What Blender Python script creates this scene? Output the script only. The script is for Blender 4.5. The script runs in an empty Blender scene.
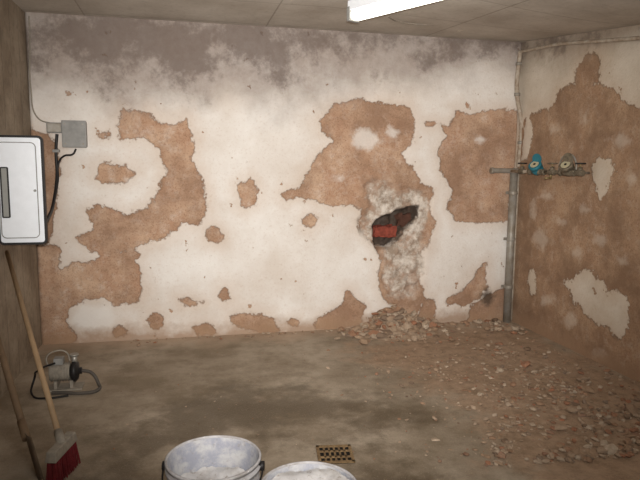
import bpy, bmesh, math, random
import numpy as np
from mathutils import Vector, Matrix, noise as mn
random.seed(7); np.random.seed(7)
sc = bpy.context.scene
sc.view_settings.view_transform = 'Standard'

# ------------------------------------------------------------ room dimensions (m)
XL, XR, YB, YF, H = -1.047, 2.823, 4.713, -1.4, 2.40
CAM = Vector((0, 0, 1.372))
a, p, r = math.radians(13.0), math.radians(7.3), 0.0095
Fw = Vector((math.sin(a)*math.cos(p), math.cos(a)*math.cos(p), -math.sin(p)))
R0 = Vector((math.cos(a), -math.sin(a), 0)); U0 = R0.cross(Fw)
Rt = R0*math.cos(r) + U0*math.sin(r); Up = U0*math.cos(r) - R0*math.sin(r)
FPX = 600.0
cd = bpy.data.cameras.new('camera'); cam = bpy.data.objects.new('camera', cd)
sc.collection.objects.link(cam); sc.camera = cam
cd.sensor_width = 36; cd.lens = 36*FPX/640; cd.clip_start = 0.02
M = Matrix((Rt, Up, -Fw)).transposed().to_4x4(); M.translation = CAM
cam.matrix_world = M

# survey helpers: photograph measurement -> metres on a known real surface
def ray(px, py): return Fw + Rt*((px-320)/FPX) - Up*((py-240)/FPX)
def hit(px, py, ax, val):
    d = ray(px, py); t = (val-CAM[ax])/d[ax]; return CAM + d*t
def onB(px, py, off=0): return hit(px, py, 1, YB-off)
def onR(px, py, off=0): return hit(px, py, 0, XR-off)
def onL(px, py, off=0): return hit(px, py, 0, XL+off)
def onF(px, py, z=0): return hit(px, py, 2, z)

def lin(c):
    def f(v):
        v /= 255.0
        return v/12.92 if v <= 0.04045 else ((v+0.055)/1.055)**2.4
    return (f(c[0]), f(c[1]), f(c[2]), 1)

# ------------------------------------------------------------ node helper
class NT:
    def __init__(s, name):
        s.m = bpy.data.materials.new(name); s.m.use_nodes = True
        s.t = s.m.node_tree; s.b = s.t.nodes['Principled BSDF']
        s.b.inputs['Specular IOR Level'].default_value = 0.25
        s.co = s.n('ShaderNodeTexCoord').outputs['Object']
    def n(s, k): return s.t.nodes.new(k)
    def put(s, sock, v):
        if isinstance(v, bpy.types.NodeSocket): s.t.links.new(v, sock)
        else: sock.default_value = v
    def noise(s, sc_, det=4, rough=.55, vec=None, dist=0):
        n = s.n('ShaderNodeTexNoise'); n.inputs['Scale'].default_value = sc_
        n.inputs['Detail'].default_value = det; n.inputs['Roughness'].default_value = rough
        n.inputs['Distortion'].default_value = dist
        s.put(n.inputs['Vector'], vec or s.co); return n.outputs['Fac']
    def math(s, op, x, y=0.0):
        n = s.n('ShaderNodeMath'); n.operation = op
        s.put(n.inputs[0], x); s.put(n.inputs[1], y); return n.outputs[0]
    def mr(s, v, a0, a1, b0=0.0, b1=1.0, smooth=False):
        n = s.n('ShaderNodeMapRange'); n.clamp = True
        if smooth: n.interpolation_type = 'SMOOTHSTEP'
        s.put(n.inputs[0], v)
        for i, q in enumerate((a0, a1, b0, b1)): s.put(n.inputs[i+1], q)
        return n.outputs[0]
    def mix(s, f, c1, c2, mode='MIX'):
        n = s.n('ShaderNodeMix'); n.data_type = 'RGBA'; n.blend_type = mode
        s.put(n.inputs[0], f); s.put(n.inputs[6], c1); s.put(n.inputs[7], c2); return n.outputs[2]
    def attr(s, name):
        n = s.n('ShaderNodeAttribute'); n.attribute_name = name; return n.outputs['Fac']
    def sep(s):
        n = s.n('ShaderNodeSeparateXYZ'); s.put(n.inputs[0], s.co); return n.outputs
    def bump(s, h, st=.5, dist=.01):
        n = s.n('ShaderNodeBump'); n.inputs['Strength'].default_value = st
        n.inputs['Distance'].default_value = dist; s.put(n.inputs['Height'], h)
        s.t.links.new(n.outputs[0], s.b.inputs['Normal'])
    def fin(s, col, rough=.9, metal=0.0):
        s.put(s.b.inputs['Base Color'], col); s.put(s.b.inputs['Roughness'], rough)
        s.put(s.b.inputs['Metallic'], metal); return s.m

def simple(name, c, rough=.6, metal=0.0, var=.25, sc_=20, dirt=None):
    t = NT(name); nf = t.noise(sc_, 5, .6)
    c = lin(c); dk = lin(dirt) if dirt else tuple(v*(1-var) for v in c[:3])+(1,)
    f = t.mr(nf, .35, .7)
    col = t.mix(f, c, dk)
    t.bump(nf, .15, .004)
    return t.fin(col, rough, metal)

def wall_mat(name, white, white2, brown, brown2, moldc, amp=1.0, spotk=.6):
    t = NT(name)
    n1 = t.math('MULTIPLY', t.math('SUBTRACT', t.noise(7, 6, .65), .5), .15*amp)
    n2 = t.math('MULTIPLY', t.math('SUBTRACT', t.noise(38, 4, .65), .5), .055*amp)
    nn = t.math('ADD', n1, n2)
    bare = t.math('ADD', t.attr('bare'), nn)
    m1 = t.mr(bare, 0, .008)
    chips = t.mr(t.noise(11, 6, .62), .67, .677)
    m1 = t.math('MAXIMUM', m1, chips)
    # plaster
    pl = t.mix(t.mr(t.noise(2.2, 6, .65), .35, .66), lin(white), lin(white2))
    pl = t.mix(t.mr(t.noise(60, 3, .6), .55, .75, 0, .25), pl, lin(brown))
    pl = t.mix(t.mr(bare, -.12, 0, 0, .32), pl, lin(brown2))
    # exposed render
    br = t.mix(t.mr(t.noise(5, 7, .7), .38, .62), lin(brown), lin(brown2))
    br = t.mix(t.mr(t.noise(16, 6, .75), .50, .68, 0, .42), br, lin(white2))
    br = t.mix(t.mr(t.noise(2.8, 6, .68), .42, .62, 0, .85), br, tuple(v*.66 for v in lin(brown)[:3])+(1,))
    br = t.mix(t.mr(t.noise(90, 3, .75), .50, .66, 0, .5), br, lin((112,82,60)))
    edge = t.mr(t.math('ABSOLUTE', t.math('SUBTRACT', bare, .004)), 0, .012, .45, 0)
    col = t.mix(m1, pl, br)
    col = t.mix(edge, col, lin((112,86,66)))
    cem = t.mr(t.math('ADD', t.attr('cement'), t.math('MULTIPLY', nn, 1.7)), 0, .05, 0, .9)
    cc = t.mix(t.mr(t.noise(13, 7, .78), .40, .60), lin((208,200,190)), lin((140,126,112)))
    cc = t.mix(t.mr(t.noise(6, 5, .65), .48, .60, 0, .7), cc, lin((150,122,102)))
    col = t.mix(cem, col, cc)
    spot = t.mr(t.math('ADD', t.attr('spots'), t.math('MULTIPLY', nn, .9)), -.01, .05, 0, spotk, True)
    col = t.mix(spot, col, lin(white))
    # mould stain: smooth film, then denser blooms
    ms = t.mr(t.math('ADD', t.attr('mold'), t.math('MULTIPLY', t.math('SUBTRACT', t.noise(2.0, 6, .62), .5), .6)), -.16, .24, 0, 1, True)
    fine = t.mr(t.noise(14, 7, .72), .30, .70, .72, 1)
    ms = t.math('MULTIPLY', ms, fine)
    col = t.mix(t.math('MULTIPLY', ms, .84), col, lin(moldc))
    ms2 = t.mr(t.math('ADD', t.attr('mold'), t.math('MULTIPLY', t.math('SUBTRACT', t.noise(3.0, 7, .74), .5), 1.7)), .12, .44, 0, .62, True)
    col = t.mix(ms2, col, lin((88,74,67)))
    dk = t.mr(t.math('ADD', t.attr('dark'), t.math('MULTIPLY', nn, 1.6)), -.03, .06, 0, .8, True)  # darker patches near the corners
    col = t.mix(dk, col, lin((66,56,48)))
    hl = t.mr(t.math('ADD', t.attr('hole'), t.math('MULTIPLY', nn, .5)), -.004, .012, 0, .93)  # darkness of the cavity, painted into the recess colour
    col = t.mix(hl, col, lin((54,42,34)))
    z = t.sep()[2]
    base = t.math('ADD', z, t.math('MULTIPLY', t.math('SUBTRACT', t.noise(6, 5, .6), .5), .28))
    col = t.mix(t.mr(base, .02, .13, .8, 0), col, lin((150,122,98)))
    hgt = t.math('ADD', t.math('MULTIPLY', m1, -.7), t.math('MULTIPLY', t.noise(55, 6, .7), .45))
    hgt = t.math('ADD', hgt, t.math('MULTIPLY', t.noise(6, 3, .5), .6))
    t.bump(hgt, .65, .011)
    return t.fin(col, .92)

# ------------------------------------------------------------ polygon distance field
def sdf(P, poly):
    A = np.array(poly, float); B = np.roll(A, -1, 0)
    d = np.full(len(P), 1e9); ins = np.zeros(len(P), bool)
    for (x0, y0), (x1, y1) in zip(A, B):
        e = np.array([x1-x0, y1-y0]); w = P-np.array([x0, y0])
        tt = np.clip((w@e)/max(e@e, 1e-12), 0, 1)
        q = w-tt[:, None]*e; d = np.minimum(d, (q**2).sum(1))
        c = ((y0 > P[:, 1]) != (y1 > P[:, 1]))
        with np.errstate(divide='ignore', invalid='ignore'):
            xi = (x1-x0)*(P[:, 1]-y0)/(y1-y0)+x0
        ins ^= c & (P[:, 0] < xi)
    d = np.sqrt(d); return np.where(ins, d, -d)
def union(P, polys):
    out = np.full(len(P), -1.0)
    for q in polys: out = np.maximum(out, sdf(P, q))
    return out
def ell(cx, cy, rx, ry, n=14):
    return [(cx+rx*math.cos(2*math.pi*i/n)*(1+.15*math.sin(i*2.3+cx)), cy+ry*math.sin(2*math.pi*i/n)*(1+.15*math.cos(i*1.7+cy))) for i in range(n)]

def link(o):
    sc.collection.objects.link(o); return o
def grid(name, nu, nv, fn, mat, attrs=None):
    vs = [fn(i/nu, j/nv) for j in range(nv+1) for i in range(nu+1)]
    fs = [(j*(nu+1)+i, j*(nu+1)+i+1, (j+1)*(nu+1)+i+1, (j+1)*(nu+1)+i) for j in range(nv) for i in range(nu)]
    me = bpy.data.meshes.new(name); me.from_pydata(vs, [], fs)
    for k, v in (attrs or {}).items():
        at = me.attributes.new(k, 'FLOAT', 'POINT'); at.data.foreach_set('value', np.asarray(v, np.float32))
    for pl in me.polygons: pl.use_smooth = True
    me.materials.append(mat); return link(bpy.data.objects.new(name, me))

# ------------------------------------------------------------ wall_back
bareB = [
 [(122,108),(135,112),(150,111),(158,122),(172,124),(186,119),(195,140),(192,160),(203,180),(208,208),(197,226),(182,225),(160,240),(142,246),(124,252),(108,262),(90,252),(78,238),(92,228),(87,212),(98,205),(116,207),(126,216),(150,206),(160,190),(166,170),(158,150),(143,138),(122,141),(117,125)],
 [(30,245),(58,243),(60,252),(62,268),(78,262),(100,257),(125,252),(138,264),(142,288),(137,303),(118,305),(104,299),(86,302),(70,308),(66,322),(78,335),(72,350),(30,350)],
 [(28,128),(48,134),(58,150),(62,175),(56,205),(50,245),(28,250)],
 ell(114,173,20,11), ell(214,235,8,8), ell(248,194,10,14), ell(310,221,8,6), ell(120,331,9,6), ell(155,321,8,7),
 ell(203,330,12,7), ell(190,302,11,4), ell(225,295,6,8), ell(128,257,10,6), ell(103,135,6,3),
 [(282,193),(298,186),(309,170),(318,156),(334,141),(321,132),(319,118),(335,106),(356,98),(385,103),(408,107),(417,118),(413,140),(404,156),(416,170),(420,182),(434,190),(430,208),(436,222),(430,240),(422,255),(421,280),(426,300),(415,317),(400,313),(385,300),(377,285),(381,262),(370,240),(357,226),(361,210),(350,205),(330,206),(314,201),(300,197),(286,199)],
 [(438,122),(450,127),(456,110),(470,114),(500,109),(520,110),(519,150),(513,190),(508,221),(480,223),(456,222),(447,210),(452,190),(440,170),(437,150),(445,137)],
 [(230,318),(244,311),(262,316),(275,319),(284,331),(268,336),(247,329),(232,325)],
 [(310,323),(330,312),(344,301),(347,289),(354,297),(366,306),(363,326),(340,331),(316,330)],
 [(446,301),(460,290),(474,277),(485,263),(488,285),(480,300),(460,307)],
 [(368,318),(385,313),(398,320),(392,330),(372,330)], [(423,300),(435,298),(437,312),(425,330),(416,322)],
 ell(292,322,6,3), ell(430,124,6,3), [(470,305),(508,285),(508,325),(466,325)],
]
cemB = [[(364,186),(373,178),(395,184),(415,188),(432,200),(430,225),(426,250),(425,275),(414,300),(401,304),(389,296),(381,280),(386,262),(374,246),(360,235),(357,220),(370,205)]]
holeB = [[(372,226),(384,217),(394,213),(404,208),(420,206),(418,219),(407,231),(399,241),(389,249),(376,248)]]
spotB = [ell(365,140,16,12), ell(392,133,8,6), ell(94,318,24,17), ell(340,178,5,4), ell(480,140,8,5), ell(128,180,4,4)]
moldB = [[(0,-40),(560,0),(560,60),(528,74),(480,76),(440,86),(400,82),(350,84),(320,98),(290,114),(250,112),(225,100),(200,108),(160,106),(110,102),(80,96),(0,86)]]
darkB = [ell(486,297,7,9), ell(30,250,6,60)]  # darker patches towards the left edge and low by the right corner
def mapB(polys): return [[(onB(x, y).x, onB(x, y).z) for x, y in q] for q in polys]
nu, nv = 320, 200; ZT = H+.03
X, Z = np.meshgrid(np.linspace(XL, XR, nu+1), np.linspace(-.01, ZT, nv+1))
P = np.stack([X.ravel(), Z.ravel()], 1)
A = dict(bare=union(P, mapB(bareB)), cement=union(P, mapB(cemB)), spots=union(P, mapB(spotB)), mold=union(P, mapB(moldB)), dark=union(P, mapB(darkB)), hole=union(P, mapB(holeB)))
hole = A['hole']
def backpt(u, v):
    i = int(round(u*nu)); j = int(round(v*nv)); k = j*(nu+1)+i
    x, z = P[k]; nz = mn.noise(Vector((x*14, z*14, 3)))
    sm = lambda q, w: min(1, max(0, q/w))
    y = YB + .004*sm(A['bare'][k]+.02, .03) + sm(A['cement'][k]+.01, .03)*(.014+.024*(nz+.3)+.016*mn.noise(Vector((x*40,z*40,9)))) + sm(hole[k]+.01+.012*nz, .03)*(.10+.05*nz)
    y += .006*mn.noise(Vector((x*1.7, z*1.7, 0)))
    if x > XR-.001 or x < XL+.001: y = YB+.02
    return (x, y, z)
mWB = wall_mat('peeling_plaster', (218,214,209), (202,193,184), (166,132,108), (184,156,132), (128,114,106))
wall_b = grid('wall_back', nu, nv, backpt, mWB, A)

# ------------------------------------------------------------ wall_right
bareR = [[(525,118),(540,108),(548,112),(560,90),(573,82),(577,64),(588,52),(601,58),(600,74),(596,84),(612,84),(626,98),(645,112),(760,120),(760,500),(600,420),(500,325),(505,300),(512,200),(518,150)]]
bareR_c = [[(562,282),(575,276),(590,267),(601,281),(607,291),(626,295),(629,330),(619,339),(606,326),(590,318),(575,299)],
           [(592,165),(608,158),(616,170),(610,186),(600,196),(592,182)], ell(532,281,4,12), [(525,118),(530,112),(532,140),(527,160),(522,160)]]
flashOrbR = [ell(545,196,10,7), ell(540,240,10,11), ell(577,252,10,8), ell(560,222,7,6), ell(602,240,11,9), ell(548,300,9,9), ell(598,355,9,8), ell(570,320,8,12), ell(585,210,9,7), ell(622,262,8,8), ell(556,130,9,8), ell(585,118,7,12), ell(620,140,14,9), ell(533,210,5,14), ell(632,180,8,10)]  # flash-lit dust orbs, painted into the wall colour as pale blotches
darkR = [ell(508,296,4,10)]  # darker patch next to the back corner
def mapR(polys): return [[(onR(x, y).y, onR(x, y).z) for x, y in q] for q in polys]
nur, nvr = 300, 130
Y, Z = np.meshgrid(np.linspace(YB+.02, YF, nur+1), np.linspace(-.01, ZT, nvr+1))
PR = np.stack([Y.ravel(), Z.ravel()], 1)
b = union(PR, mapR(bareR)); cut = union(PR, mapR(bareR_c)); b = np.minimum(b, -cut)
moldr = np.clip((PR[:,1]-2.14)*1.4, -.6, .25)
AR = dict(bare=b, cement=np.full(len(PR), -1.), hole=np.full(len(PR), -1.), spots=union(PR, mapR(flashOrbR))-.01, mold=moldr, dark=union(PR, mapR(darkR)))
def rightpt(u, v):
    i = int(round(u*nur)); j = int(round(v*nvr)); k = j*(nur+1)+i
    y, z = PR[k]
    return (XR+.004*min(1, max(0, (AR['bare'][k]+.02)/.03))+.006*mn.noise(Vector((y*1.8, z*1.8, 7))), y, z)
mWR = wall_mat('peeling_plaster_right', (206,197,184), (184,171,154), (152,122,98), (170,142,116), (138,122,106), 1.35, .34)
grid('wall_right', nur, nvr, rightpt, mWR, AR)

# ------------------------------------------------------------ ceiling
def ss(t): t = min(1, max(0, t)); return t*t*(3-2*t)
def ceilz(x, y): return H-.16*ss((x-.9)/1.9)*min(1.15, max(0, (YB-y)/1.47))
t = NT('ceiling_concrete'); xyz = t.sep()
def seam(s, per, w=.008):
    q = t.math('ABSOLUTE', t.math('SUBTRACT', t.math('FRACT', t.math('DIVIDE', s, per)), .5))
    return t.mr(q, 0, w/per, 1, 0)
sm = t.math('MAXIMUM', seam(xyz[0], 1.3), seam(xyz[1], .62))
col = t.mix(t.mr(t.noise(2.5, 5, .6), .35, .68), lin((192,185,175)), lin((168,159,148)))
col = t.mix(t.mr(t.noise(30, 4, .7), .5, .75, 0, .35), col, lin((132,122,110)))
col = t.mix(t.math('MULTIPLY', sm, .5), col, lin((104,94,84)))
t.bump(t.math('SUBTRACT', t.noise(20, 4, .6), sm), .3, .008)
mCeil = t.fin(col, .9)
grid('ceiling', 30, 40, lambda u, v: (lambda x, y: (x, y, ceilz(x, y)))(XL-.1+u*(XR-XL+.2), YF-.1+v*(YB-YF+.2)), mCeil)

# ------------------------------------------------------------ floor
wet = [[(185,400),(215,385),(260,392),(300,388),(345,400),(350,418),(300,428),(265,440),(230,432),(190,440),(150,455),(120,440),(150,415)],
       [(345,440),(375,430),(398,445),(390,462),(420,480),(440,520),(330,520),(350,478),(360,462)],
       [(330,395),(420,405),(440,425),(380,428),(330,415)], [(100,440),(165,450),(160,540),(60,540)]]
dusty = [[(420,330),(505,322),(700,400),(760,560),(560,560),(490,440),(440,395),(370,365),(350,345)]]
nF = (160, 250)
Xf, Yf = np.meshgrid(np.linspace(XL-.1, XR+.1, nF[0]+1), np.linspace(YF-.1, YB+.12, nF[1]+1))
PF = np.stack([Xf.ravel(), Yf.ravel()], 1)
def mapF(polys): return [[(onF(x, y).x, onF(x, y).y) for x, y in q] for q in polys]
AF = dict(wet=union(PF, mapF(wet)), dusty=union(PF, mapF(dusty)))
t = NT('floor_concrete')
col = t.mix(t.mr(t.noise(1.8, 6, .62), .38, .62), lin((164,151,134)), lin((130,116,98)))
col = t.mix(t.mr(t.noise(6, 7, .72), .45, .66, 0, .6), col, lin((112,98,80)))
nb = t.math('MULTIPLY', t.math('SUBTRACT', t.noise(3.2, 7, .68), .5), 1.3)
dm = t.mr(t.math('ADD', t.attr('dusty'), nb), -.15, .2, 0, .75, True)
col = t.mix(dm, col, t.mix(t.mr(t.noise(12, 6, .75), .36, .64), lin((172,144,120)), lin((132,108,86))))
wm = t.mr(t.math('ADD', t.attr('wet'), nb), -.14, .18, 0, 1, True)
col = t.mix(t.math('MULTIPLY', wm, .74), col, lin((78,65,46)))
y = t.sep()[1]
nearwall = t.mr(t.math('ADD', y, t.math('MULTIPLY', nb, .5)), YB-.32, YB-.05, 0, .6)
col = t.mix(nearwall, col, lin((184,160,138)))
grit = t.mr(t.noise(120, 3, .7), .60, .68, 0, .4)
col = t.mix(grit, col, lin((186,172,154)))
grit2 = t.mr(t.noise(90, 3, .7, dist=.6), .60, .70, 0, .5)
col = t.mix(t.math('MULTIPLY', grit2, t.mr(dm, 0, .75, .4, 1)), col, lin((104,70,52)))
t.bump(t.math('ADD', t.noise(70, 5, .7), t.math('MULTIPLY', t.noise(8, 4, .6), .8)), .45, .008)
mFl = t.fin(col, t.mr(wm, 0, 1, .9, .5))
grid('floor', nF[0], nF[1], lambda u, v: (XL-.1+u*(XR-XL+.2), YF-.1+v*(YB+.12-YF+.1), 0.0), mFl, AF)

# ------------------------------------------------------------ generic builders
def bm_obj(name, bm, mats, parent=None, smooth=False, bevel=0):
    me = bpy.data.meshes.new(name); bm.to_mesh(me); bm.free()
    for m_ in (mats if isinstance(mats, list) else [mats]): me.materials.append(m_)
    if smooth:
        for q in me.polygons: q.use_smooth = True
    o = link(bpy.data.objects.new(name, me))
    if bevel:
        bv = o.modifiers.new('b', 'BEVEL'); bv.width = bevel; bv.segments = 3; bv.limit_method = 'ANGLE'
    if parent: o.parent = parent
    return o
def box(name, lo, hi, mat, parent=None, bevel=0.0):
    bm = bmesh.new(); bmesh.ops.create_cube(bm, size=1)
    for v in bm.verts:
        v.co = Vector([(lo[i]+hi[i])/2 + v.co[i]*abs(hi[i]-lo[i]) for i in range(3)])
    return bm_obj(name, bm, mat, parent, bevel=bevel)
def frame_of(d):
    d = d.normalized(); x = d.orthogonal().normalized(); return Matrix((x, d.cross(x), d)).transposed()
def cyl(name, p0, p1, r0, mat, parent=None, r1=None, seg=24, bevel=0):
    p0, p1 = Vector(p0), Vector(p1); d = p1-p0; bm = bmesh.new()
    bmesh.ops.create_cone(bm, cap_ends=True, segments=seg, radius1=r0, radius2=r0 if r1 is None else r1, depth=d.length)
    m = frame_of(d).to_4x4(); m.translation = (p0+p1)/2
    bmesh.ops.transform(bm, matrix=m, verts=bm.verts)
    o = bm_obj(name, bm, mat, parent, bevel=bevel)
    for q in o.data.polygons: q.use_smooth = len(q.vertices) == 4
    return o
def tube(name, pts, rad, mat, parent=None):
    cu = bpy.data.curves.new(name, 'CURVE'); cu.dimensions = '3D'; cu.bevel_depth = rad; cu.bevel_resolution = 4
    cu.use_fill_caps = True; s = cu.splines.new('BEZIER'); s.bezier_points.add(len(pts)-1)
    for bp, q in zip(s.bezier_points, pts):
        bp.co = q; bp.handle_left_type = bp.handle_right_type = 'AUTO'
    cu.materials.append(mat); o = link(bpy.data.objects.new(name, cu))
    dg = bpy.context.evaluated_depsgraph_get(); me = bpy.data.meshes.new_from_object(o.evaluated_get(dg))
    bpy.data.objects.remove(o); me.name = name
    o = link(bpy.data.objects.new(name, me))
    for q in me.polygons: q.use_smooth = True
    if parent: o.parent = parent
    return o
def lathe(name, prof, mat, loc=(0,0,0), parent=None, seg=64, axis=None, bevel=0):
    bm = bmesh.new(); rings = []
    for rr, z in prof:
        rings.append([bm.verts.new((rr*math.cos(2*math.pi*i/seg), rr*math.sin(2*math.pi*i/seg), z)) for i in range(seg)] if rr > 1e-6 else [bm.verts.new((0,0,z))])
    for A_, B_ in zip(rings, rings[1:]):
        for i in range(seg):
            j = (i+1) % seg
            if len(A_) == 1: bm.faces.new((A_[0], B_[j], B_[i]))
            elif len(B_) == 1: bm.faces.new((A_[i], A_[j], B_[0]))
            else: bm.faces.new((A_[i], A_[j], B_[j], B_[i]))
    m = frame_of(Vector(axis)).to_4x4() if axis else Matrix.Identity(4)
    m.translation = Vector(loc); bmesh.ops.transform(bm, matrix=m, verts=bm.verts)
    bmesh.ops.recalc_face_normals(bm, faces=bm.faces)
    return bm_obj(name, bm, mat, parent, smooth=True)
def empty(name, loc=(0,0,0)):
    o = bpy.data.objects.new(name, None); o.empty_display_size = .1; return link(o)

# remaining walls of the room
t = NT('rough_concrete_wall')
col = t.mix(t.mr(t.noise(3, 6, .65), .36, .66), lin((160,147,130)), lin((126,112,96)))
col = t.mix(t.mr(t.noise(18, 5, .7), .5, .7, 0, .5), col, lin((104,90,76)))
bd = t.mr(t.math('ABSOLUTE', t.math('SUBTRACT', t.math('FRACT', t.math('DIVIDE', t.sep()[1], .21)), .5)), 0, .05, 1, 0)
col = t.mix(t.math('MULTIPLY', bd, .4), col, lin((84,74,62)))
t.bump(t.math('SUBTRACT', t.noise(25, 6, .7), bd), .6, .012); mLeft = t.fin(col, .92)
box('wall_left', (XL-.12, YF-.12, -.01), (XL, YB+.14, H+.05), mLeft)
box('wall_front', (XL, YF-.12, -.01), (XR+.1, YF, H+.05), mLeft)

# ------------------------------------------------------------ materials
mGreyPl = simple('grey_plastic', (138,137,134), .5)
mBlack = simple('black_rubber', (34,32,32), .5)
mWhiteE = simple('white_enamel', (226,230,236), .35, var=.06)
mGalv = simple('galvanised_steel', (150,146,139), .5, .25, .2, 14, dirt=(126,116,102))
mPipe = simple('painted_pipe', (170,160,146), .6, 0, .25, 25, dirt=(134,116,98))
mBrass = simple('brass', (140,122,88), .45, .4, .3)
mDirtyM = simple('tarnished_fitting', (122,112,96), .5, .3, .35, 40, dirt=(80,72,60))
mWood = simple('ash_wood', (156,130,100), .65, 0, .25, 8)
mWoodD = simple('old_wood', (124,102,80), .7, 0, .35, 8)
mRed = simple('red_bristle', (112,34,38), .85, 0, .45, 60)
mTeal = simple('teal_paint', (44,108,122), .5, 0, .3)
mGlass = simple('meter_window_glass', (150,150,146), .2, 0, .15)
mDusty = simple('dusty_grey', (146,138,126), .8, 0, .3, 40)
mChr = simple('worn_metal', (160,156,148), .4, .5, .3, 40)

# ------------------------------------------------------------ fluorescent light
fl = empty('fluorescent_light')
mt = NT('tube_glow'); mt.b.inputs['Emission Color'].default_value = (1, .95, .82, 1); mt.b.inputs['Emission Strength'].default_value = 4
mTubeE = mt.fin((.9,.9,.86,1), .4)
q0 = onF(352, 15, 2.315); q1 = onF(440, -8, 2.315)
dv = (q1-q0).normalized(); L = 1.25
def obox(name, o0, dirv, length, w, z0, z1, mat, parent, bevel=0.0):
    s_ = dirv.cross(Vector((0,0,1))).normalized(); bm = bmesh.new(); vs = []
    for zz in (z0, z1):
        for (l_, ww) in ((0,-w/2),(length,-w/2),(length,w/2),(0,w/2)):
            q = o0+dirv*l_+s_*ww; vs.append(bm.verts.new((q.x, q.y, zz)))
    for f in ((3,2,1,0),(4,5,6,7),(0,1,5,4),(1,2,6,5),(2,3,7,6),(3,0,4,7)): bm.faces.new([vs[i] for i in f])
    bmesh.ops.recalc_face_normals(bm, faces=bm.faces)
    return bm_obj(name, bm, mat, parent, bevel=bevel)
obox('housing', q0, dv, L, .085, 2.335, ceilz(q0.x, q0.y)-.001, mWhiteE, fl, .006)
obox('diffuser', q0+dv*.02, dv, L-.04, .078, 2.275, 2.336, mTubeE, fl, .02)
obox('end_cap', q0-dv*.006, dv, .03, .09, 2.27, 2.36, mGreyPl, fl, .006)
obox('end_cap_far', q0+dv*(L-.02), dv, .03, .09, 2.27, 2.36, mGreyPl, fl, .006)
fl2 = empty('added_fill_fixture')  # unseen fixture added behind the camera to fill the room with light
o2 = Vector((.3, -.3, 0)); d2 = Vector((1, 0, 0))
obox('housing_b', o2, d2, 1.25, .085, 2.335, 2.395, mWhiteE, fl2, .006)
obox('diffuser_b', o2+d2*.02, d2, 1.21, .078, 2.275, 2.336, mTubeE, fl2, .02)
obox('end_cap_b', o2-d2*.006, d2, .03, .09, 2.27, 2.36, mGreyPl, fl2, .006)
def area(name, loc, target, sx, sy, e, col=(1,.975,.93)):
    l = bpy.data.lights.new(name, 'AREA'); l.shape = 'RECTANGLE'; l.size = sx; l.size_y = sy; l.energy = e; l.color = col
    o = link(bpy.data.objects.new(name, l)); o.location = loc
    o.rotation_euler = (Vector(target)-Vector(loc)).to_track_quat('-Z', 'Y').to_euler(); return o
area('added_fill_light', (.9, -.3, 2.26), (1.1, 4, 1.1), 1.2, .25, 46)  # added fill light, belongs to the unseen fixture behind the camera
sp = bpy.data.lights.new('camera_flash', 'SPOT'); sp.energy = 900; sp.spot_size = math.radians(74); sp.spot_blend = 1.0
sp.shadow_soft_size = .03; sp.color = (1, .955, .90)
so = link(bpy.data.objects.new('camera_flash', sp)); so.location = CAM+Vector((0,-.02,.08))
so.rotation_euler = (Fw*4+Vector((0.0,0,.46))).to_track_quat('-Z', 'Y').to_euler()

# ceiling conduit
tube('ceiling_conduit', [onF(*c, 2.375) for c in ((458,31),(520,20),(600,6),(660,-5))], .006, mPipe)
tube('ceiling_cable', [onF(440,26,2.38), onF(400,22,2.372), onF(388,17,2.36)], .004, mDusty)

# ------------------------------------------------------------ electrical cabinet (door open)
ec = empty('electrical_cabinet')
yd = 3.76
tl = hit(41, 137, 1, yd); brp = hit(42, 243, 1, yd); xo = tl.x; z1, z0 = tl.z, brp.z
box('body', (XL+.001, yd+.03, z0+.01), (XL+.13, yd+.48, z1-.01), mWhiteE, ec, .006)
box('door', (XL+.02, yd, z0), (xo, yd+.022, z1), mWhiteE, ec, .01)
def rring(name, x0, x1, za, zb, w, y0, y1, mat, rad=.03):
    def rr(x0, x1, za, zb, rd):
        o = []
        for cx, cz, s in ((x1-rd, zb-rd, 0), (x0+rd, zb-rd, 1), (x0+rd, za+rd, 2), (x1-rd, za+rd, 3)):
            for k in range(7):
                an = (s+k/6)*math.pi/2; o.append((cx+rd*math.cos(an), cz+rd*math.sin(an)))
        return o
    O = rr(x0, x1, za, zb, rad); I = rr(x0+w, x1-w, za+w, zb-w, max(.004, rad-w)); bm = bmesh.new(); n = len(O)
    V = [[bm.verts.new((q[0], yy, q[1])) for q in loop] for loop in (O, I) for yy in (y0, y1)]
    for i in range(n):
        j = (i+1) % n
        for A_, B_ in ((0,1),(2,3),(0,2),(1,3)): bm.faces.new((V[A_][i], V[A_][j], V[B_][j], V[B_][i]))
    bmesh.ops.recalc_face_normals(bm, faces=bm.faces)
    return bm_obj(name, bm, mat, ec)
rring('gasket', XL+.012, xo+.008, z0-.008, z1+.008, .013, yd-.004, yd+.02, mBlack)
rring('door_rim', XL+.03, xo-.030, z0+.030, z1-.030, .005, yd-.004, yd+.001, mGreyPl)
wa = hit(-6, 217, 1, yd); wb = hit(7, 168, 1, yd)
box('window_pane', (XL+.045, yd-.002, wa.z), (wb.x, yd+.002, wb.z), mGlass, ec)
rring('window_frame', XL+.04, wb.x+.006, wa.z-.006, wb.z+.006, .007, yd-.008, yd+.001, mBlack, .008)
cyl('latch', (xo-.045, yd-.012, (z0+z1)/2), (xo-.045, yd, (z0+z1)/2), .007, mGreyPl, ec)

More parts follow.
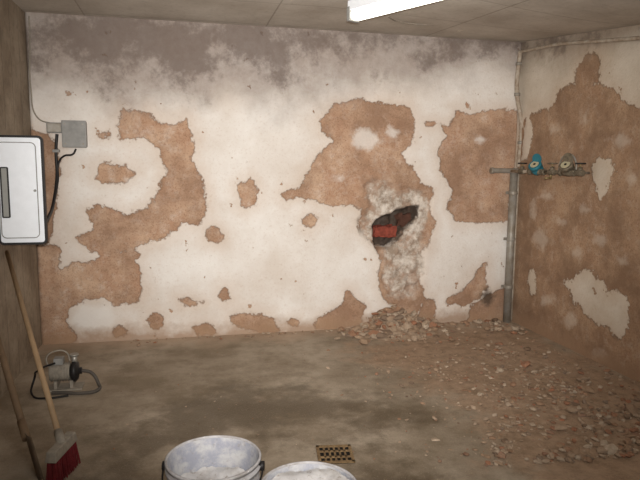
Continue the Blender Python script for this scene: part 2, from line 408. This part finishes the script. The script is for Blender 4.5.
# junction boxes + cables
jb = empty('junction_box')
c0, c1 = onB(65,147), onB(87,122)
box('case', (c0.x, YB-.075, c0.z), (c1.x, YB-.001, c1.z), mGreyPl, jb, .008)
box('lid', (c0.x-.004, YB-.085, c0.z-.004), (c1.x+.004, YB-.07, c1.z+.004), mGreyPl, jb, .005)
for k, (ux, uz) in enumerate(((.12,.12),(.88,.12),(.12,.88),(.88,.88))):
    X_ = c0.x+(c1.x-c0.x)*ux; Z_ = c0.z+(c1.z-c0.z)*uz
    cyl('screw_%d' % k, (X_, YB-.089, Z_), (X_, YB-.084, Z_), .006, mGalv, jb, seg=12)
jb2 = empty('junction_box.001')
e0, e1 = onB(48,133), onB(63,123)
box('case_small', (e0.x, YB-.05, e0.z), (e1.x, YB-.001, e1.z), mGreyPl, jb2, .006)
box('lid_small', (e0.x+.006, YB-.056, e0.z+.006), (e1.x-.006, YB-.048, e1.z-.006), mGalv, jb2, .003)
pc = empty('power_cable')
tube('cable_main', [onB(57,134,.03), onB(56,150,.03), onB(57,175,.04), onB(54,200,.15), hit(49,216,1,4.3), hit(43,222,1,4.05), hit(38,215,1,3.95)], .011, mBlack, pc)
tube('cable_branch', [onB(76,149,.04), onB(73,154,.05), onB(64,156,.04), onB(59,162,.03), onB(58,180,.05), onB(53,205,.18), hit(46,219,1,4.25), hit(40,221,1,4.05)], .007, mBlack, pc)
cb = onB(57,151); box('clip', (cb.x-.022, YB-.045, cb.z-.01), (cb.x+.022, YB-.001, cb.z+.01), mGreyPl, pc)
tube('wall_cable', [onB(53,124,.012), onB(38,118,.012), onB(31,90,.012), onB(30,40,.012), onB(29,16,.012)], .005, mDusty)

# ------------------------------------------------------------ riser pipes in the corner
cx0 = onB(499,318).x; cx1 = cx0+.11; zt = onB(506,172).z
ch = empty('metal_riser_pipe')
pxm, pym = cx0+.042, YB-.058
cyl('riser', (pxm, pym, .0), (pxm, pym, zt), .033, mGalv, ch, seg=40)
cyl('side_pipe', (pxm+.052, YB-.04, .0), (pxm+.052, YB-.04, zt), .014, mPipe, ch)
for k, zz in enumerate((.30, .72, 1.12)):
    cyl('collar_%d' % k, (pxm, pym, zz), (pxm, pym, zz+.03), .038, mGalv, ch, seg=40, bevel=.004)
    box('strap_%d' % k, (pxm-.05, YB-.03, zz+.003), (pxm+.07, YB-.022, zz+.027), mGalv, ch, .002)
cyl('top_cap', (pxm, pym, zt-.01), (pxm, pym, zt+.012), .037, mGalv, ch, seg=40, bevel=.004)
bq = onB(489,172)
cyl('stub_arm', (bq.x, YB-.05, zt+.012), (cx1-.02, YB-.05, zt+.012), .021, mGalv, ch, bevel=.003)
cyl('stub_cap', (bq.x-.012, YB-.05, zt+.012), (bq.x+.015, YB-.05, zt+.012), .027, mGalv, ch, bevel=.003)
cd_ = empty('corner_conduit')
cpx = cx1-.02
tube('vertical_pipe', [(cpx, YB-.04, zt+.045), (cpx+.01, YB-.04, 1.7), (XR-.055, YB-.04, 2.0), (XR-.045, YB-.045, H-.09)], .018, mPipe, cd_)
tube('horizontal_pipe', [(XR-.045, YB-.05, H-.09), onR(560,44,.03), onR(600,41,.03), onR(640,38,.03), onR(720,33,.03)], .013, mPipe, cd_)
for k, zz in enumerate((1.55, 1.95, 2.2)):
    xx = cpx+.01 if zz < 1.7 else XR-.05
    cyl('clamp_%d' % k, (xx, YB-.04, zz), (xx, YB-.04, zz+.025), .025, mGalv, cd_)

# water meters on right wall
wm_ = empty('water_meter')
off = .10
zP = onR(545,172,off).z
def wp(px, dz=0, o=off, dx=0): q = onR(px, 172, o); return Vector((XR-o+dx, q.y, zP+dz))
def union_nut(n_, px, par, rr=.026):
    c_ = wp(px); cyl(n_, c_+Vector((0,.016,0)), c_-Vector((0,.016,0)), rr, mDirtyM, par, seg=6, bevel=.003)
mAx = Vector((-.75,-.35,.75)).normalized()
def meter(par, px, body, sfx, dial):
    c_ = wp(px, .022)
    lathe('meter_body'+sfx, [(0,-.045),(.03,-.042),(.045,-.02),(.048,.01),(.040,.022),(.050,.026),(.052,.05),(.044,.056),(.040,.053),(0,.053)], body, tuple(c_), par, 40, axis=mAx)
    cyl('meter_dial'+sfx, c_+mAx*.0535, c_+mAx*.056, .034, dial, par)
    cyl('register'+sfx, c_+mAx*.056, c_+mAx*.058, .010, mBlack, par)
    l0 = c_+mAx*.05+Vector((.02,.0,.045)); la = Vector((-.9,-.3,-.15)).normalized()
    cyl('meter_lid'+sfx, l0, l0+la*.010, .042, body, par, bevel=.003)
    cyl('hinge'+sfx, c_+mAx*.045+Vector((.02,.02,.018)), c_+mAx*.045+Vector((.02,-.02,.018)), .007, mDirtyM, par)
    cyl('throat'+sfx, wp(px)+Vector((0,.055,0)), wp(px)-Vector((0,.055,0)), .022, mDirtyM, par)
pst = Vector((XR-off, YB-.10, zP))
cyl('inlet_pipe', pst, wp(531), .013, mPipe, wm_)
def valve(par, px, sfx, wheel):
    cyl('valve_body'+sfx, wp(px)+Vector((0,.035,0)), wp(px)-Vector((0,.035,0)), .023, mDirtyM, par, seg=8, bevel=.004)
    cyl('valve_bonnet'+sfx, wp(px), wp(px,.04), .017, mDirtyM, par, seg=6)
    cyl('valve_spindle'+sfx, wp(px,.04), wp(px,.065), .006, mBrass, par)
    cc_ = wp(px,.066); pts = [cc_+Vector((.032*math.cos(q*math.pi/6), .032*math.sin(q*math.pi/6), 0)) for q in range(13)]
    tube('handwheel_rim'+sfx, pts, .005, wheel, par)
    for q in range(2):
        d_ = Vector((math.cos(q*math.pi/2+.4), math.sin(q*math.pi/2+.4), 0))*.032; cyl('spoke%d'%q+sfx, cc_-d_, cc_+d_, .004, wheel, par)
valve(wm_, 522, '', mBlack)
union_nut('nut_in', 530, wm_)
mDial = simple('meter_dial_face', (176,168,140), .4, 0, .15)
meter(wm_, 537, mTeal, '', mDial)
union_nut('nut_out', 544, wm_)
cyl('link_pipe', wp(543), wp(562), .013, mDirtyM, wm_)
cyl('drain_cock', wp(551), wp(551,-.05), .010, mBrass, wm_)
cyl('drain_cock_tip', wp(551,-.045), wp(551,-.045,off,-.05), .008, mBrass, wm_)
valve(wm_, 552, '_mid', mDirtyM)
wm2 = empty('water_meter.001')
union_nut('nut_in_b', 561, wm2)
meter(wm2, 568, mDirtyM, '_b', mDial)
union_nut('nut_out_b', 574, wm2)
valve(wm2, 580, '_b', mBlack)
tube('bypass_pipe', [wp(559,.0,.07), wp(559.5,.07,.07), wp(564,.125,.07), wp(571,.125,.07), wp(575.5,.07,.07), wp(576,.0,.07)], .007, mGalv, wm2)
cyl('wall_bracket', (XR-off, wp(549).y, zP), (XR-.001, wp(549).y, zP), .009, mGalv, wm_)
cyl('wall_bracket_b', (XR-off, wp(577).y, zP), (XR-.001, wp(577).y, zP), .009, mGalv, wm2)

# ------------------------------------------------------------ rubble
t = NT('rubble'); tn = t.attr('tint')
cr = t.n('ShaderNodeValToRGB'); t.put(cr.inputs[0], tn); el = cr.color_ramp.elements
el[0].position = 0; el[0].color = lin((180,165,147)); el[1].position = 1; el[1].color = lin((104,84,68))
for ps, c in ((.3,(162,142,122)),(.6,(144,120,98)),(.8,(146,98,74)),(.9,(128,112,98))):
    e = el.new(ps); e.color = lin(c)
col = t.mix(t.mr(t.noise(50,4,.7), .38, .68, 0, .6), cr.outputs[0], lin((134,112,92)))
t.bump(t.noise(60,4,.7), .5, .006); mRub = t.fin(col, .95)
phi = (1+5**.5)/2
ICO = np.array([(-1,phi,0),(1,phi,0),(-1,-phi,0),(1,-phi,0),(0,-1,phi),(0,1,phi),(0,-1,-phi),(0,1,-phi),(phi,0,-1),(phi,0,1),(-phi,0,-1),(-phi,0,1)])/1.9
ICF = [(0,11,5),(0,5,1),(0,1,7),(0,7,10),(0,10,11),(1,5,9),(5,11,4),(11,10,2),(10,7,6),(7,1,8),(3,9,4),(3,4,2),(3,2,6),(3,6,8),(3,8,9),(4,9,5),(2,4,11),(6,2,10),(8,6,7),(9,8,1)]
def chunks(name, items, extra=None):
    V, Fc, T = [], [], []
    for (x, y, z, s) in items:
        if abs(x-(pxm+.01)) < .085 and y > YB-.14: continue      # keep clear of the riser pipes
        b0 = len(V); v = ICO*(1+np.random.uniform(-.3,.3,(12,1)))
        v = v*np.array([random.uniform(.6,1.3), random.uniform(.6,1.3), random.uniform(.3,.7)])*s
        an = random.uniform(0,6.28); tl_ = random.uniform(-.4,.4)
        Rm = np.array(Matrix.Rotation(an,3,'Z') @ Matrix.Rotation(tl_,3,'X')); v = v@Rm.T
        v[:,2] += z - v[:,2].min() - .2*s
        v[:,0] += x; v[:,1] += y
        v[:,1] = np.minimum(v[:,1], YB-.006); v[:,0] = np.clip(v[:,0], XL+.004, XR-.006); v[:,2] = np.maximum(v[:,2], .0005)
        V += [tuple(q) for q in v]; Fc += [tuple(b0+i for i in f) for f in ICF]; T += [random.random()]*12
    if extra:
        b0 = len(V); V += extra[0]; Fc += [tuple(b0+i for i in f) for f in extra[1]]
        T += [.35+.3*mn.noise(Vector(q)*14) for q in extra[0]]
    me = bpy.data.meshes.new(name); me.from_pydata(V, [], Fc); me.materials.append(mRub)
    at = me.attributes.new('tint','FLOAT','POINT'); at.data.foreach_set('value', np.array(T, np.float32))
    return link(bpy.data.objects.new(name, me))
hc = onF(399, 334)
def heap(x, y):
    g = .14*math.exp(-((x-hc.x)/.23)**2-((y-(YB-.05))/.22)**2) + .03*math.exp(-((x-hc.x-.30)/.25)**2-((y-YB)/.2)**2)
    return max(0, g*(1+.6*mn.noise(Vector((x*9,y*9,0)))+.35*mn.noise(Vector((x*30,y*30,0))))-.006)
gv, gf = [], []; NX, NY = 120, 54
for j in range(NY+1):
    for i in range(NX+1):
        x = hc.x-.8+i*(XR-.01-hc.x+.8)/NX; y = YB-.75+j*.744/NY; gv.append((x, y, heap(x,y)+.0006))
for j in range(NY):
    for i in range(NX):
        q = (j*(NX+1)+i, j*(NX+1)+i+1, (j+1)*(NX+1)+i+1, (j+1)*(NX+1)+i)
        if max(gv[k][2] for k in q) > .002: gf.append(q)
it = []
for k in range(420):
    x = random.gauss(hc.x+.02, .21); y = YB-.03-abs(random.gauss(0,.19)); it.append((x, y, heap(x,y), random.choice((.010,.014,.018,.026,.042))))
for k in range(90):
    x = XR-.02-abs(random.gauss(0,.28)); y = YB-.03-abs(random.gauss(0,.22)); it.append((x, y, heap(x,y), random.choice((.010,.014,.02,.034))))
for k in range(120):
    x = random.uniform(-.4,XR-.05); y = YB-.02-abs(random.gauss(0,.05)); it.append((x, y, heap(x,y), random.choice((.006,.009,.014))))
drain_c = onF(335, 455)
def add(q, s):
    if -.4 < q.x < XR-.02 and 2.3 < q.y < YB-.03: it.append((q.x, q.y, heap(q.x,q.y), s))
for k in range(900):
    q = onF(random.gauss(550,64), random.gauss(398,34)); add(q, random.choice((.004,.005,.007,.010,.014,.019)))
for cl in range(18):
    cx_, cy_ = random.gauss(560,55), random.gauss(398,32)
    for k in range(22):
        q = onF(random.gauss(cx_,9), random.gauss(cy_,4)); add(q, random.choice((.006,.009,.014,.020)))
for k in range(190):
    q = onF(random.uniform(560,660), random.uniform(370,480)); add(q, random.choice((.006,.010,.016,.024)))
for k in range(200):
    q = onF(random.gauss(440,60), random.gauss(368,18)); add(q, random.choice((.004,.006,.009,.014)))
for k in range(220):
    add(Vector((random.uniform(-.4,XR-.1), random.uniform(2.3,YB-.1), 0)), random.choice((.003,.004,.006)))
for px,py,s in ((525,366,.045),(527,350,.034),(632,414,.045),(500,372,.03),(588,392,.04),(560,430,.035),(610,452,.04),(540,405,.026),(480,395,.024),(572,412,.04)):
    add(onF(px,py), s)
chunks('rubble_pile', it, (gv, gf))

# exposed bricks inside the hole (part of the back wall)
mBrick = simple('red_brick', (140,70,56), .9, 0, .5, 30)
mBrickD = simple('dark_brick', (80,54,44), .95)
def rough_brick(nm, xa, xb, za, zb, ya, yb, mat):
    bm = bmesh.new(); bmesh.ops.create_cube(bm, size=1); bmesh.ops.subdivide_edges(bm, edges=bm.edges, cuts=6, use_grid_fill=True)
    for v in bm.verts:
        c_ = Vector(((xa+xb)/2+v.co.x*(xb-xa), (ya+yb)/2+v.co.y*(yb-ya), (za+zb)/2+v.co.z*(zb-za)))
        nz_ = mn.noise(c_*22); nz2 = mn.noise(c_*22+Vector((5,5,5)))
        v.co = c_+Vector((nz_*.03, nz2*.012, nz_*.022))
    return bm_obj(nm, bm, mat, wall_b)
b0_ = onB(376,239); b1_ = onB(397,226)
rough_brick('brick_front', b0_.x, b1_.x, b0_.z+.01, b1_.z-.008, YB+.03, YB+.12, mBrick)
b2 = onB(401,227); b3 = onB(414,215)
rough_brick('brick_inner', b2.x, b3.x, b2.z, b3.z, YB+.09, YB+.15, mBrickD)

# ------------------------------------------------------------ floor drain
dr = empty('floor_drain')
mDr = simple('rusty_drain', (140,116,84), .75, .1, .35, 50, dirt=(96,76,54)); mDark = simple('drain_shade', (24,19,14), .9)  # near-black colour stands for the shade down the drain
s = .085; c = Vector((drain_c.x, drain_c.y, 0))
rot = Matrix.Rotation(math.radians(-8), 4, 'Z')
def dbox(nm, x0, y0, x1, y1, za, zb, mat):
    o = box(nm, (x0,y0,za), (x1,y1,zb), mat, dr); o.matrix_world = Matrix.Translation(c) @ rot; return o
dbox('pit_shade_plate', -s, -s, s, s, .0005, .003, mDark)  # flat dark plate, painted shade between the bars instead of a real pit
for nm, q in (('f1',(-s,-s,s,-s+.014)),('f2',(-s,s-.014,s,s)),('f3',(-s,-s,-s+.014,s)),('f4',(s-.014,-s,s,s))): dbox('frame_'+nm, *q, .001, .009, mDr)
for k in range(2):
    y_ = -s+(k+1)*(2*s)/3; dbox('bar_%d'%k, -s, y_-.006, s, y_+.006, .002, .008, mDr)
for k in range(5):
    x_ = -s+.012+(k+1)*(2*s-.024)/6; dbox('cross_%d'%k, x_-.0045, -s, x_+.0045, s, .002, .008, mDr)

# ------------------------------------------------------------ buckets
def splat(name, base, dirt, lo, hi, spk=.7):
    t = NT(name); col = t.mix(t.mr(t.noise(14,6,.7), lo, hi), lin(base), lin(dirt))
    col = t.mix(t.mr(t.noise(45,4,.7), .58, .66, 0, spk), col, lin((120,110,100)))
    t.bump(t.noise(25,5,.6), .4, .006); return t.fin(col, .6)
mBk = splat('bucket_plastic', (164,162,164), (136,132,130), .40, .62, .4)
mBkI = splat('bucket_inside', (140,142,152), (172,171,172), .42, .6, .3)
mMort = splat('plaster_mix', (184,182,182), (156,151,147), .40, .66, .7)
def bucket(name, cx, cy, R, zr, fill, han):
    e = empty(name); Rb = R*.80
    rp = lambda z: Rb+(R*.965-Rb)*z/zr
    lathe('shell', [(0,.004),(Rb*.93,.004),(Rb,.0005),(Rb+.001,.01),(rp(zr*.78),zr*.78),(rp(zr*.78)+.007,zr*.785),(rp(zr*.78)+.007,zr*.80),(rp(zr*.80),zr*.805),
        (rp(zr*.90),zr*.90),(rp(zr*.90)+.008,zr*.905),(rp(zr*.92)+.008,zr*.925),(rp(zr*.93),zr*.93),(rp(zr)-.001,zr-.012),(R,zr-.012),(R+.001,zr-.003),(R-.003,zr),(R-.007,zr-.001),(R*.955,zr-.008)], mBk, (cx,cy,0), e, 96)
    lathe('inner_wall', [(R*.955,zr-.008),(rp(zr*.6)-.004,zr*.6),(Rb-.004,.012),(0,.012)], mBkI, (cx,cy,0), e, 96)
    bm = bmesh.new(); n1, n2 = 14, 64; zf = zr-fill; Rf = rp(zf)-.0045; cv = bm.verts.new((cx,cy,zf-.01)); prev = None
    for i in range(1, n1+1):
        rr = Rf*i/n1; ring = []
        for k in range(n2):
            an = 2*math.pi*k/n2; x = rr*math.cos(an); y = rr*math.sin(an)
            z = zf+.018*mn.noise(Vector((x*16+cx*5,y*16,zr*3)))+.006*mn.noise(Vector((x*60,y*60,1)))+.012*(i/n1)**4-.01
            if i == n1: x *= .995; y *= .995
            ring.append(bm.verts.new((cx+x,cy+y,z)))
        for k in range(n2):
            j = (k+1)%n2
            if prev is None: bm.faces.new((cv, ring[k], ring[j]))
            else: bm.faces.new((prev[k], ring[k], ring[j], prev[j]))
        prev = ring
    bm_obj('plaster_mix', bm, mMort, e, smooth=True)
    h = Vector((math.cos(han), math.sin(han), 0)); w = Vector((-h.y, h.x, 0))
    for sg in (-1, 1):
        cyl('ear_%d'%(sg+1), Vector((cx,cy,zr-.035))+h*sg*(R-.006), Vector((cx,cy,zr-.035))+h*sg*(R+.012), .016, mBlack, e)
    pts = []
    for k in range(13):
        an = math.pi*k/12
        pts.append(Vector((cx,cy,zr-.035))+h*(R+.008)*math.cos(an)-w*(R+.02)*math.sin(an)*.98+Vector((0,0,-.09*math.sin(an))))
    tube('wire_handle', pts, .003, mBlack, e)
    return e
k1 = onF(213.5, 456, .375); k2 = onF(309, 485, .37)
bucket('plaster_bucket', k1.x, k1.y, .162, .375, .115, math.radians(-12))
bucket('plaster_bucket.001', k2.x, k2.y, .156, .37, .022, math.radians(-60))

# ------------------------------------------------------------ broom + shovel
br = empty('broom')
base = onF(63, 476); top = onL(7, 252, .02); hd = Vector((base.x, base.y, .15))
cyl('handle', hd, top, .013, mWood, br)
ax = Vector((.25, 1, 0)).normalized(); sx = Vector((1,-.25,0)).normalized()
cyl('socket', hd-(top-hd).normalized()*.01, hd+(top-hd).normalized()*.07, .019, mDusty, br)
def tap(name, c0, w0, d0, c1, w1, d1, mat, par):
    bm = bmesh.new(); vs = []
    for cc, ww, dd in ((c0,w0,d0),(c1,w1,d1)):
        for s1, s2 in ((-1,-1),(1,-1),(1,1),(-1,1)): vs.append(bm.verts.new(cc+ax*ww/2*s1+sx*dd/2*s2))
    for f in ((3,2,1,0),(4,5,6,7),(0,1,5,4),(1,2,6,5),(2,3,7,6),(3,0,4,7)): bm.faces.new([vs[i] for i in f])
    bmesh.ops.recalc_face_normals(bm, faces=bm.faces); return bm_obj(name, bm, mat, par, bevel=.004)
tap('head_block', hd+Vector((0,0,-.035)), .22, .05, hd+Vector((0,0,.01)), .20, .04, mDusty, br)
bm = bmesh.new()
for k in range(420):
    u = random.uniform(-.10,.10); v = random.uniform(-.02,.02)
    p0 = hd+ax*u+sx*v+Vector((0,0,-.033)); p1 = hd+ax*u*1.1+sx*(v*1.6+random.uniform(-.005,.005)); p1.z = .002+random.uniform(0,.008)
    m = frame_of(p1-p0).to_4x4(); m.translation = (p0+p1)/2
    bmesh.ops.create_cone(bm, cap_ends=False, segments=4, radius1=.0025, radius2=.0015, depth=(p1-p0).length, matrix=m)
bm_obj('bristles', bm, mRed, br)
sh = empty('shovel')
sb = onF(38, 478); stp = onL(-14, 300, .02)
dirs = (stp-sb).normalized()
cyl('shaft', sb+dirs*.24, stp, .016, mWoodD, sh)
cyl('collar', sb+dirs*.20, sb+dirs*.30, .019, mWoodD, sh)
bm = bmesh.new(); wv = Vector((0.35,-1,0)).normalized(); nvv = dirs.cross(wv).normalized(); rows = []
for i in range(9):
    tt = i/8; w = .10*(1-.25*(1-tt)**3); row = []
    for j in range(9):
        uu = j/8*2-1; q = sb+dirs*(.005+.24*tt)+wv*uu*w+nvv*(.02*uu*uu)
        q.z = max(q.z, .003); q.x = max(q.x, XL+.01); row.append(bm.verts.new(q))
    rows.append(row)
for i in range(8):
    for j in range(8): bm.faces.new((rows[i][j], rows[i][j+1], rows[i+1][j+1], rows[i+1][j]))
o = bm_obj('blade', bm, simple('rusty_blade',(110,94,78),.8,0,.3,20), sh, smooth=True); sd = o.modifiers.new('s','SOLIDIFY'); sd.thickness = .003; sd.offset = 1

# ------------------------------------------------------------ water pump with hose, left corner
wpn = empty('water_pump')
g = onF(66, 388); gx, gy = g.x, g.y
box('base_plate', (gx-.10, gy-.06, .0006), (gx+.10, gy+.06, .012), mDusty, wpn, .003)
box('foot_l', (gx-.06, gy-.045, .012), (gx-.04, gy+.045, .06), mDusty, wpn, .002)
box('foot_r', (gx+.03, gy-.045, .012), (gx+.05, gy+.045, .06), mDusty, wpn, .002)
cyl('motor', (gx-.085, gy, .105), (gx+.03, gy, .105), .052, mDusty, wpn, bevel=.004)
for k in range(7):
    xx = gx-.078+k*.016; cyl('fin_%d'%k, (xx, gy, .105), (xx+.004, gy, .105), .058, mDusty, wpn)
lathe('pump_head', [(0,0),(.03,0),(.062,.012),(.066,.03),(.05,.045),(.02,.05),(.02,.065),(0,.065)], mBlack, (gx+.03, gy, .105), wpn, 40, axis=(1,0,0))
cyl('outlet', (gx+.055, gy, .15), (gx+.055, gy, .205), .017, mChr, wpn)
cyl('outlet_flange', (gx+.055, gy, .20), (gx+.055, gy, .212), .026, mChr, wpn)
box('terminal_box', (gx-.06, gy-.03, .155), (gx-.005, gy+.03, .195), mGreyPl, wpn, .005)
tube('carry_handle', [(gx-.09,gy,.13),(gx-.10,gy,.20),(gx-.05,gy,.235),(gx+.01,gy,.225),(gx+.03,gy,.17)], .005, mDusty, wpn)
tube('power_lead', [(gx-.05,gy-.03,.17),(gx-.12,gy-.10,.16),(gx-.17,gy-.02,.08),(gx-.16,gy-.12,.012),(gx-.06,gy-.17,.009),(gx+.04,gy-.15,.009)], .006, mBlack, wpn)
tube('hose', [(gx+.095,gy,.105),(gx+.15,gy-.01,.09),(gx+.19,gy-.03,.03),(gx+.20,gy-.10,.013),(gx+.12,gy-.14,.013),(gx-.0,gy-.11,.013),(gx-.06,gy-.10,.013)], .010, simple('grey_hose',(84,78,72),.7), wpn)

# ------------------------------------------------------------ world
w = bpy.data.worlds.new('world'); sc.world = w; w.use_nodes = True
w.node_tree.nodes['Background'].inputs[0].default_value = (.5,.45,.4,1); w.node_tree.nodes['Background'].inputs[1].default_value = .1
